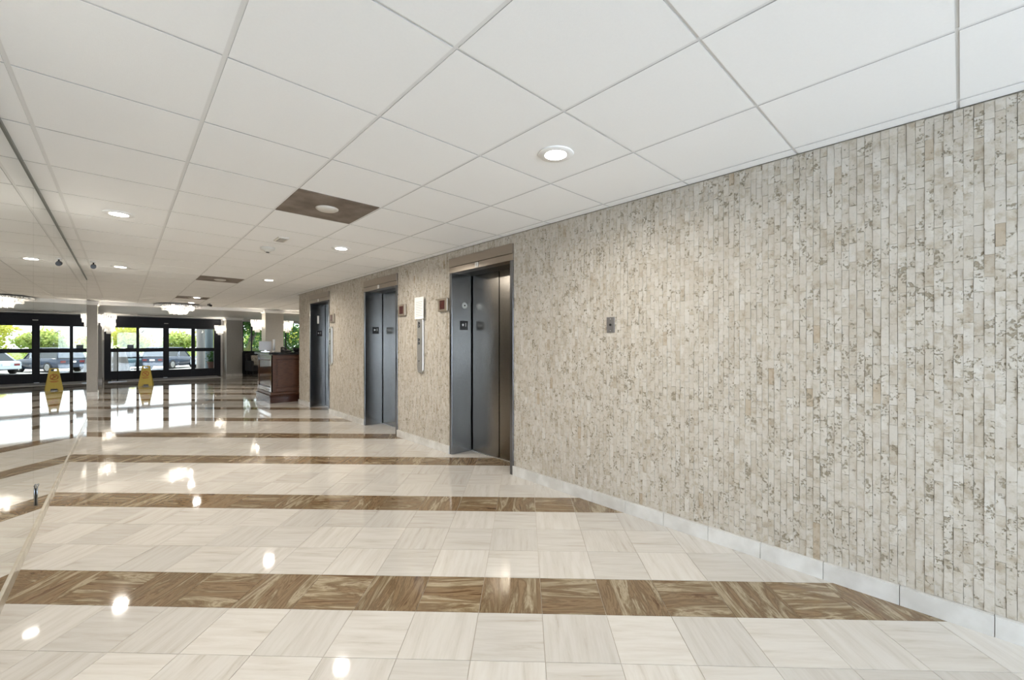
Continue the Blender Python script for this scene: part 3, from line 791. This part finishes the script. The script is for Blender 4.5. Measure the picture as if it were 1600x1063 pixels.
# ------------------------------------------------------------------ OUTSIDE
M_conc = noisy('pale_concrete', (.50,.49,.47), (.60,.59,.57), 3, .9)
M_asph = noisy('sunlit_asphalt', (.30,.30,.30), (.38,.38,.37), 5, .95)
M_grass = noisy('lawn_green', (.10,.20,.04), (.18,.28,.07), 4, 1.0)
gd = MB()
def strip(ya, za, yb, zb, mi):
    b = len(gd.v); gd.v += [(-40,ya,za),(45,ya,za),(45,yb,zb),(-40,yb,zb)]; gd.face((b,b+1,b+2,b+3), mi)
strip(YD+.36, -.02, 26.5, -.03, 0); strip(26.5, -.03, 37, -.68, 0); strip(37, -.68, 52, -.70, 1); strip(52, -.6, 120, .2, 2)
struct(gd.build('ground_outside', [M_conc, M_asph, M_grass]), 'sunlit drive and parking lot outside the doors')
struct(box('ground_rear', -12, -30, -.12, 14, YR-.15, -.02, M_conc))
M_colp = mat('canopy_column_pale', (.62,.60,.60), .7); M_colb = mat('canopy_column_blue', (.28,.36,.42), .7)
for x, y, r, m, lab in ((2.655, 24.0, .165, M_colp, 'pale round canopy column outside the right door'), (2.90, 23.4, .155, M_colb, 'blue grey round canopy column outside the right door')):
    t = thing('canopy_column', lab, 'column', (x, y, -.03), group='canopy columns outside')
    MB().lathe([(r,0),(r,2.9)], n=28).build('shaft', m, t)
    MB().lathe([(r+.05,0),(r+.05,.12),(r+.01,.14)], n=28).build('base', m, t)
tag(box('entrance_canopy', -7, YD+.17, 2.87, 11, 26.2, 3.15, M_conc), 'flat concrete canopy over the drive outside the doors', 'canopy')
pp = thing('potted_shrub', 'dark potted shrub standing beside the blue column', 'plant', (2.93, 22.4, -.03))
MB().lathe([(.0,0),(.15,0),(.22,.50),(.24,.50),(.24,.55),(.20,.55),(.19,.48),(.0,.48)], n=20).build('pot', mat('brown_pot', (.16,.08,.065), .6), pp)
def leafmat(n, c1, c2):
    m = noisy(n, c1, c2, 3, .6); b = m.node_tree.nodes['Principled BSDF']; nt = m.node_tree; out = nt.nodes['Material Output']
    tl = nt.nodes.new('ShaderNodeBsdfTranslucent'); x = nt.nodes.new('ShaderNodeMixShader'); x.inputs[0].default_value = .5
    L(m, b.inputs['Base Color'].links[0].from_socket, tl.inputs[0]); L(m, b.outputs[0], x.inputs[1]); L(m, tl.outputs[0], x.inputs[2]); L(m, x.outputs[0], out.inputs['Surface'])
    return m
M_leafd = leafmat('dark_tropical_leaf', (.02,.075,.018), (.07,.19,.03))
M_leafy = leafmat('sunny_leaf', (.46,.50,.08), (.74,.70,.20))
M_leafm = leafmat('mid_green_leaf', (.28,.38,.10), (.54,.58,.20))
M_bark = noisy('grey_bark', (.10,.085,.07), (.18,.155,.13), 12, .9)
def leaves(mb, c, R, n, s, rng):
    for _ in range(n):
        while True:
            p = Vector([rng.uniform(-1,1) for _ in range(3)])
            if .25 < p.length < 1: break
        p = Vector((p.x*R[0], p.y*R[1], p.z*R[2])) + Vector(c)
        d = Vector([rng.gauss(0,1) for _ in range(3)]).normalized(); e = d.cross(Vector([rng.gauss(0,1) for _ in range(3)])).normalized()
        l = s*rng.uniform(.7,1.4); b = len(mb.v)
        mb.v += [tuple(p), tuple(p + d*l*.5 + e*l*.28), tuple(p + d*l), tuple(p + d*l*.5 - e*l*.28)]; mb.face((b,b+1,b+2,b+3))
mb = MB(); leaves(mb, (0,0,.72), (.26,.26,.3), 260, .10, random.Random(5)); mb.build('foliage', M_leafd, pp, recalc=False)['kind'] = 'stuff'
MB().tube([(0,0,.45),(0,0,.8)], .02, 6).build('stem', M_bark, pp)
dt = thing('draped_table', 'tall white draped stand outside the left door', 'draped stand', (-.12, 22.2, -.02))
pr_ = []
nn = 48
mb = MB()
for z, r, w in ((0,.34,.05),(.35,.30,.045),(.8,.235,.03),(1.06,.20,.008),(1.09,.18,.0)):
    b = len(mb.v)
    for k in range(nn):
        a = 2*math.pi*k/nn; rr = r + w*math.sin(a*8); mb.v.append((rr*math.cos(a), rr*math.sin(a), z))
for q in range(4):
    for k in range(nn): mb.face((q*nn+k, q*nn+(k+1)%nn, (q+1)*nn+(k+1)%nn, (q+1)*nn+k), 0, True)
mb.face([4*nn+k for k in range(nn)]); mb.build('drape', M_cloth, dt)

def car(kind, paint, loc, rz, lab):
    t = thing('parked_car', lab, 'car', loc, rz, 'cars in the parking lot')
    suv = kind == 'suv'; Ln = 2.25; hw = .90 if suv else .88
    zt = .98 if suv else .86; roof = 1.74 if suv else 1.43
    # body: loft along y (rear at -y, nose at +y)
    st = [(-Ln, .52, hw*.86, zt-.14), (-Ln+.12, .36, hw*.96, zt-.02), (-1.45, .24, hw, zt+.03), (0, .22, hw, zt+.02), (1.1, .24, hw, zt-.02), (Ln-.25, .30, hw*.95, zt-.14), (Ln, .42, hw*.80, zt-.26)]
    mb = MB()
    for y, zb, w, z in st:
        mb.v += [(-w*.92,y,zb),(-w,y,(zb+z)/2),(-w*.97,y,z-.06),(-w*.86,y,z),(w*.86,y,z),(w*.97,y,z-.06),(w,y,(zb+z)/2),(w*.92,y,zb)]
    for q in range(len(st)-1):
        for k in range(8): mb.face((q*8+k, q*8+(k+1)%8, q*8+8+(k+1)%8, q*8+8+k), 0, True)
    mb.face(list(range(8))[::-1]); mb.face([len(st)*8-8+k for k in range(8)])
    body = mb.build('body', paint, t)
    ya, yb, yc, yd_ = (-2.15, -1.95, .35, 1.0) if suv else (-1.75, -1.0, .15, .95)
    mb = MB(); cab = [(ya, zt-.02, hw*.86, hw*.86), (yb, roof, hw*.68, 0), (yc, roof, hw*.68, 0), (yd_, zt-.04, hw*.84, 0)]
    zb = zt-.03
    P = [(-hw*.86,ya,zb),(hw*.86,ya,zb),(hw*.86,yd_,zb),(-hw*.86,yd_,zb),(-hw*.68,yb,roof-.04),(hw*.68,yb,roof-.04),(hw*.68,yc,roof-.04),(-hw*.68,yc,roof-.04)]
    mb.v += P
    for f in ((0,1,5,4),(1,2,6,5),(2,3,7,6),(3,0,4,7)): mb.face(f)
    mb.build('window_band', M_carglass, t)
    MB().box(-hw*.69, yb-.02, roof-.05, hw*.69, yc+.02, roof).build('roof', paint, t, bevel=.03)
    for a, b in ((0,4),(1,5),(2,6),(3,7)): MB().tube([P[a],P[b]], .045, 6).build('pillar', paint, t)
    for s in (-1, 1):
        mx = [(s*hw*.87, -.35, zb), (s*hw*.69, -.30, roof-.04)]; MB().tube(mx, .035, 6).build('pillar', paint, t)
        MB().box(s*hw*.60-.14, -Ln-.01, zt-.30, s*hw*.60+.14, -Ln+.05, zt-.16).build('tail_light', M_tail, t)
        for y in (-1.38, 1.38):
            R = .36 if suv else .325
            wh = MB().tube([(s*(hw-.20), y, R), (s*(hw+.005), y, R)], R, 24).build('wheel', M_tyre, t)
            MB().tube([(s*(hw-.02), y, R), (s*(hw+.012), y, R)], R*.64, 16).build('hub_cap', M_alu, wh)
    MB().box(-hw*.84, -Ln-.05, .34, hw*.84, -Ln+.1, .56).build('bumper', paint, t, bevel=.03)
    MB().box(-.17, -Ln-.065, zt-.30, .17, -Ln-.005, zt-.17).build('number_plate', M_paper, t)
    return t
M_carglass = mat('car_window', (.02,.03,.035), .08); M_tyre = mat('tyre', (.015,.015,.015), .8); M_tail = mat('tail_light_red', (.16,.015,.015), .3)
P_teal = mat('paint_teal', (.06,.12,.15), .2); P_blue = mat('paint_dark_blue', (.03,.045,.075), .2); P_silver = mat('paint_silver', (.45,.52,.58), .25, .3); P_grey = mat('paint_grey', (.22,.26,.32), .2)
car('sedan', P_teal, (.1, 44.3, -.688), math.radians(-35), 'teal sedan parked beyond the left entrance door')
car('suv', P_blue, (3.0, 44.6, -.688), math.radians(-35), 'dark blue sport utility car parked beyond the right entrance door')
car('sedan', P_silver, (5.95, 44.0, -.688), math.radians(-35), 'silver sedan parked beside the dark blue car')
car('sedan', P_grey, (-3.0, 44.5, -.688), math.radians(-35), 'grey blue sedan parked left of the teal sedan')
car('suv', P_silver, (9.0, 44.6, -.688), math.radians(-35), 'silver sport utility car at the right end of the row')

def tree(x, y, h, cr, m, seed, lab):
    rng = random.Random(seed); t = thing('tree', lab, 'tree', (x, y, -.55), group='trees beyond the parking lot')
    tr_ = MB(); tr_.tube([(0,0,0),(.1,0,h*.3),(.0,.1,h*.55)], [.16,.12,.08], 8)
    for k in range(5):
        a = rng.uniform(0, 6.28); tr_.tube([(0.05,.05,h*.3+.25*k),(cr*.6*math.cos(a), cr*.6*math.sin(a), h*.62+.1*k)], [.07,.03], 6)
    tr_.build('trunk', M_bark, t)
    mb = MB()
    for k in range(9):
        a = rng.uniform(0, 6.28); rr = rng.uniform(.2,.7)*cr
        leaves(mb, (rr*math.cos(a), rr*math.sin(a), h*rng.uniform(.24,.72)), (cr*.55,cr*.55,cr*.36), 330, .30, rng)
    mb.build('foliage', m, t, recalc=False)['kind'] = 'stuff'
words = ['leftmost', 'second', 'third', 'fourth', 'fifth', 'sixth', 'seventh', 'rightmost']
for k, (x, y, h, cr, m) in enumerate(((-9,59,5.0,2.3,M_leafm),(-3.6,58,4.6,2.2,M_leafy),(.6,60,5.0,1.9,M_leafy),(4.4,58.5,4.4,1.8,M_leafm),(8.2,60,4.8,2.0,M_leafy),(12.4,58.5,4.8,2.3,M_leafm),(17.5,60,5,2.5,M_leafy),(23,58.5,5.2,2.7,M_leafm))):
    tree(x, y, h, cr, m, 20+k, ('sunny yellow green' if m is M_leafy else 'mid green') + ' tree beyond the parked cars, %s of the row' % words[k])
hd_ = MB(); leaves(hd_, (5,53.2,-.2), (20,.6,.6), 7000, .16, random.Random(77)); h_ = hd_.build('hedge', M_leafm, recalc=False); tag(h_, 'long low hedge behind the parked cars', 'hedge')

# tropical planting right outside the windows
def palm(x, y, n, ln, seed, lab, m):
    rng = random.Random(seed); t = thing('tropical_plant', lab, 'plant', (x, y, -.03), group='tropical plants outside the windows')
    MB().tube([(0,0,0),(.03,.02,.5),(.0,.0,.9)], [.07,.06,.05], 8).build('stem', M_bark, t)
    for k in range(n):
        a = 2*math.pi*k/n + rng.uniform(-.3,.3); el = rng.uniform(.5,1.35); l = ln*rng.uniform(.7,1.1); mb = MB(); pts = []
        for q in range(7):
            s = q/6; r = l*s*math.cos(el)*(1+.3*s); z = .85 + l*math.sin(el)*s - .55*l*s*s*math.cos(el)
            pts.append(Vector((r*math.cos(a), r*math.sin(a), z)))
        side_ = Vector((-math.sin(a), math.cos(a), 0))
        for q in range(6):
            for sg in (-1, 1):
                for u in (0, .5):
                    p = pts[q].lerp(pts[q+1], u); L_ = .30*l*math.sin(math.pi*min(1,(q+u+.8)/7.2)); tip = p + side_*sg*L_ + (pts[q+1]-pts[q])*.8 + Vector((0,0,-.12*L_))
                    w = (pts[q+1]-pts[q])*.22; b = len(mb.v); mb.v += [tuple(p-w), tuple(p+w), tuple(tip)]; mb.face((b,b+1,b+2))
        mb.build('frond', m, t, recalc=False)
for k, (x, y, n, ln) in enumerate(((4.1,22.0,11,.8),(5.7,22.1,12,.85),(7.7,22.1,11,.85),(5.9,24.6,12,1.15),(8.3,24.6,12,1.15),(9.3,22.1,10,.9))):
    palm(x, y, n, ln, 40+k, ['bushy tropical plant outside the window by the column', 'bushy tropical plant in the middle outside the windows', 'bushy tropical plant outside the window behind the desk', 'taller palm behind the bushy plant by the column', 'taller palm behind the plant near the desk', 'tropical plant at the far right window'][k], M_leafd if k % 2 else M_leafm)
tk = thing('garden_tree', 'dark leaning tree trunk outside the window by the column', 'tree', (4.45, 23.9, -.03))
MB().tube([(0,0,0),(.05,0,.9),(.2,0,1.5),(.32,0,1.9),(.3,0,2.3)], [.13,.11,.10,.12,.10], 10).build('trunk', M_bark, tk)
mb = MB(); leaves(mb, (.3,0,2.2), (.5,.45,.3), 260, .25, random.Random(9)); mb.build('foliage', M_leafd, tk, recalc=False)['kind'] = 'stuff'
bgw = MB(); leaves(bgw, (9,27.6,1.2), (5.2,.6,1.7), 7000, .2, random.Random(78)); tag(bgw.build('garden_hedge', M_leafd, recalc=False), 'dark green garden hedge behind the tropical plants', 'hedge')
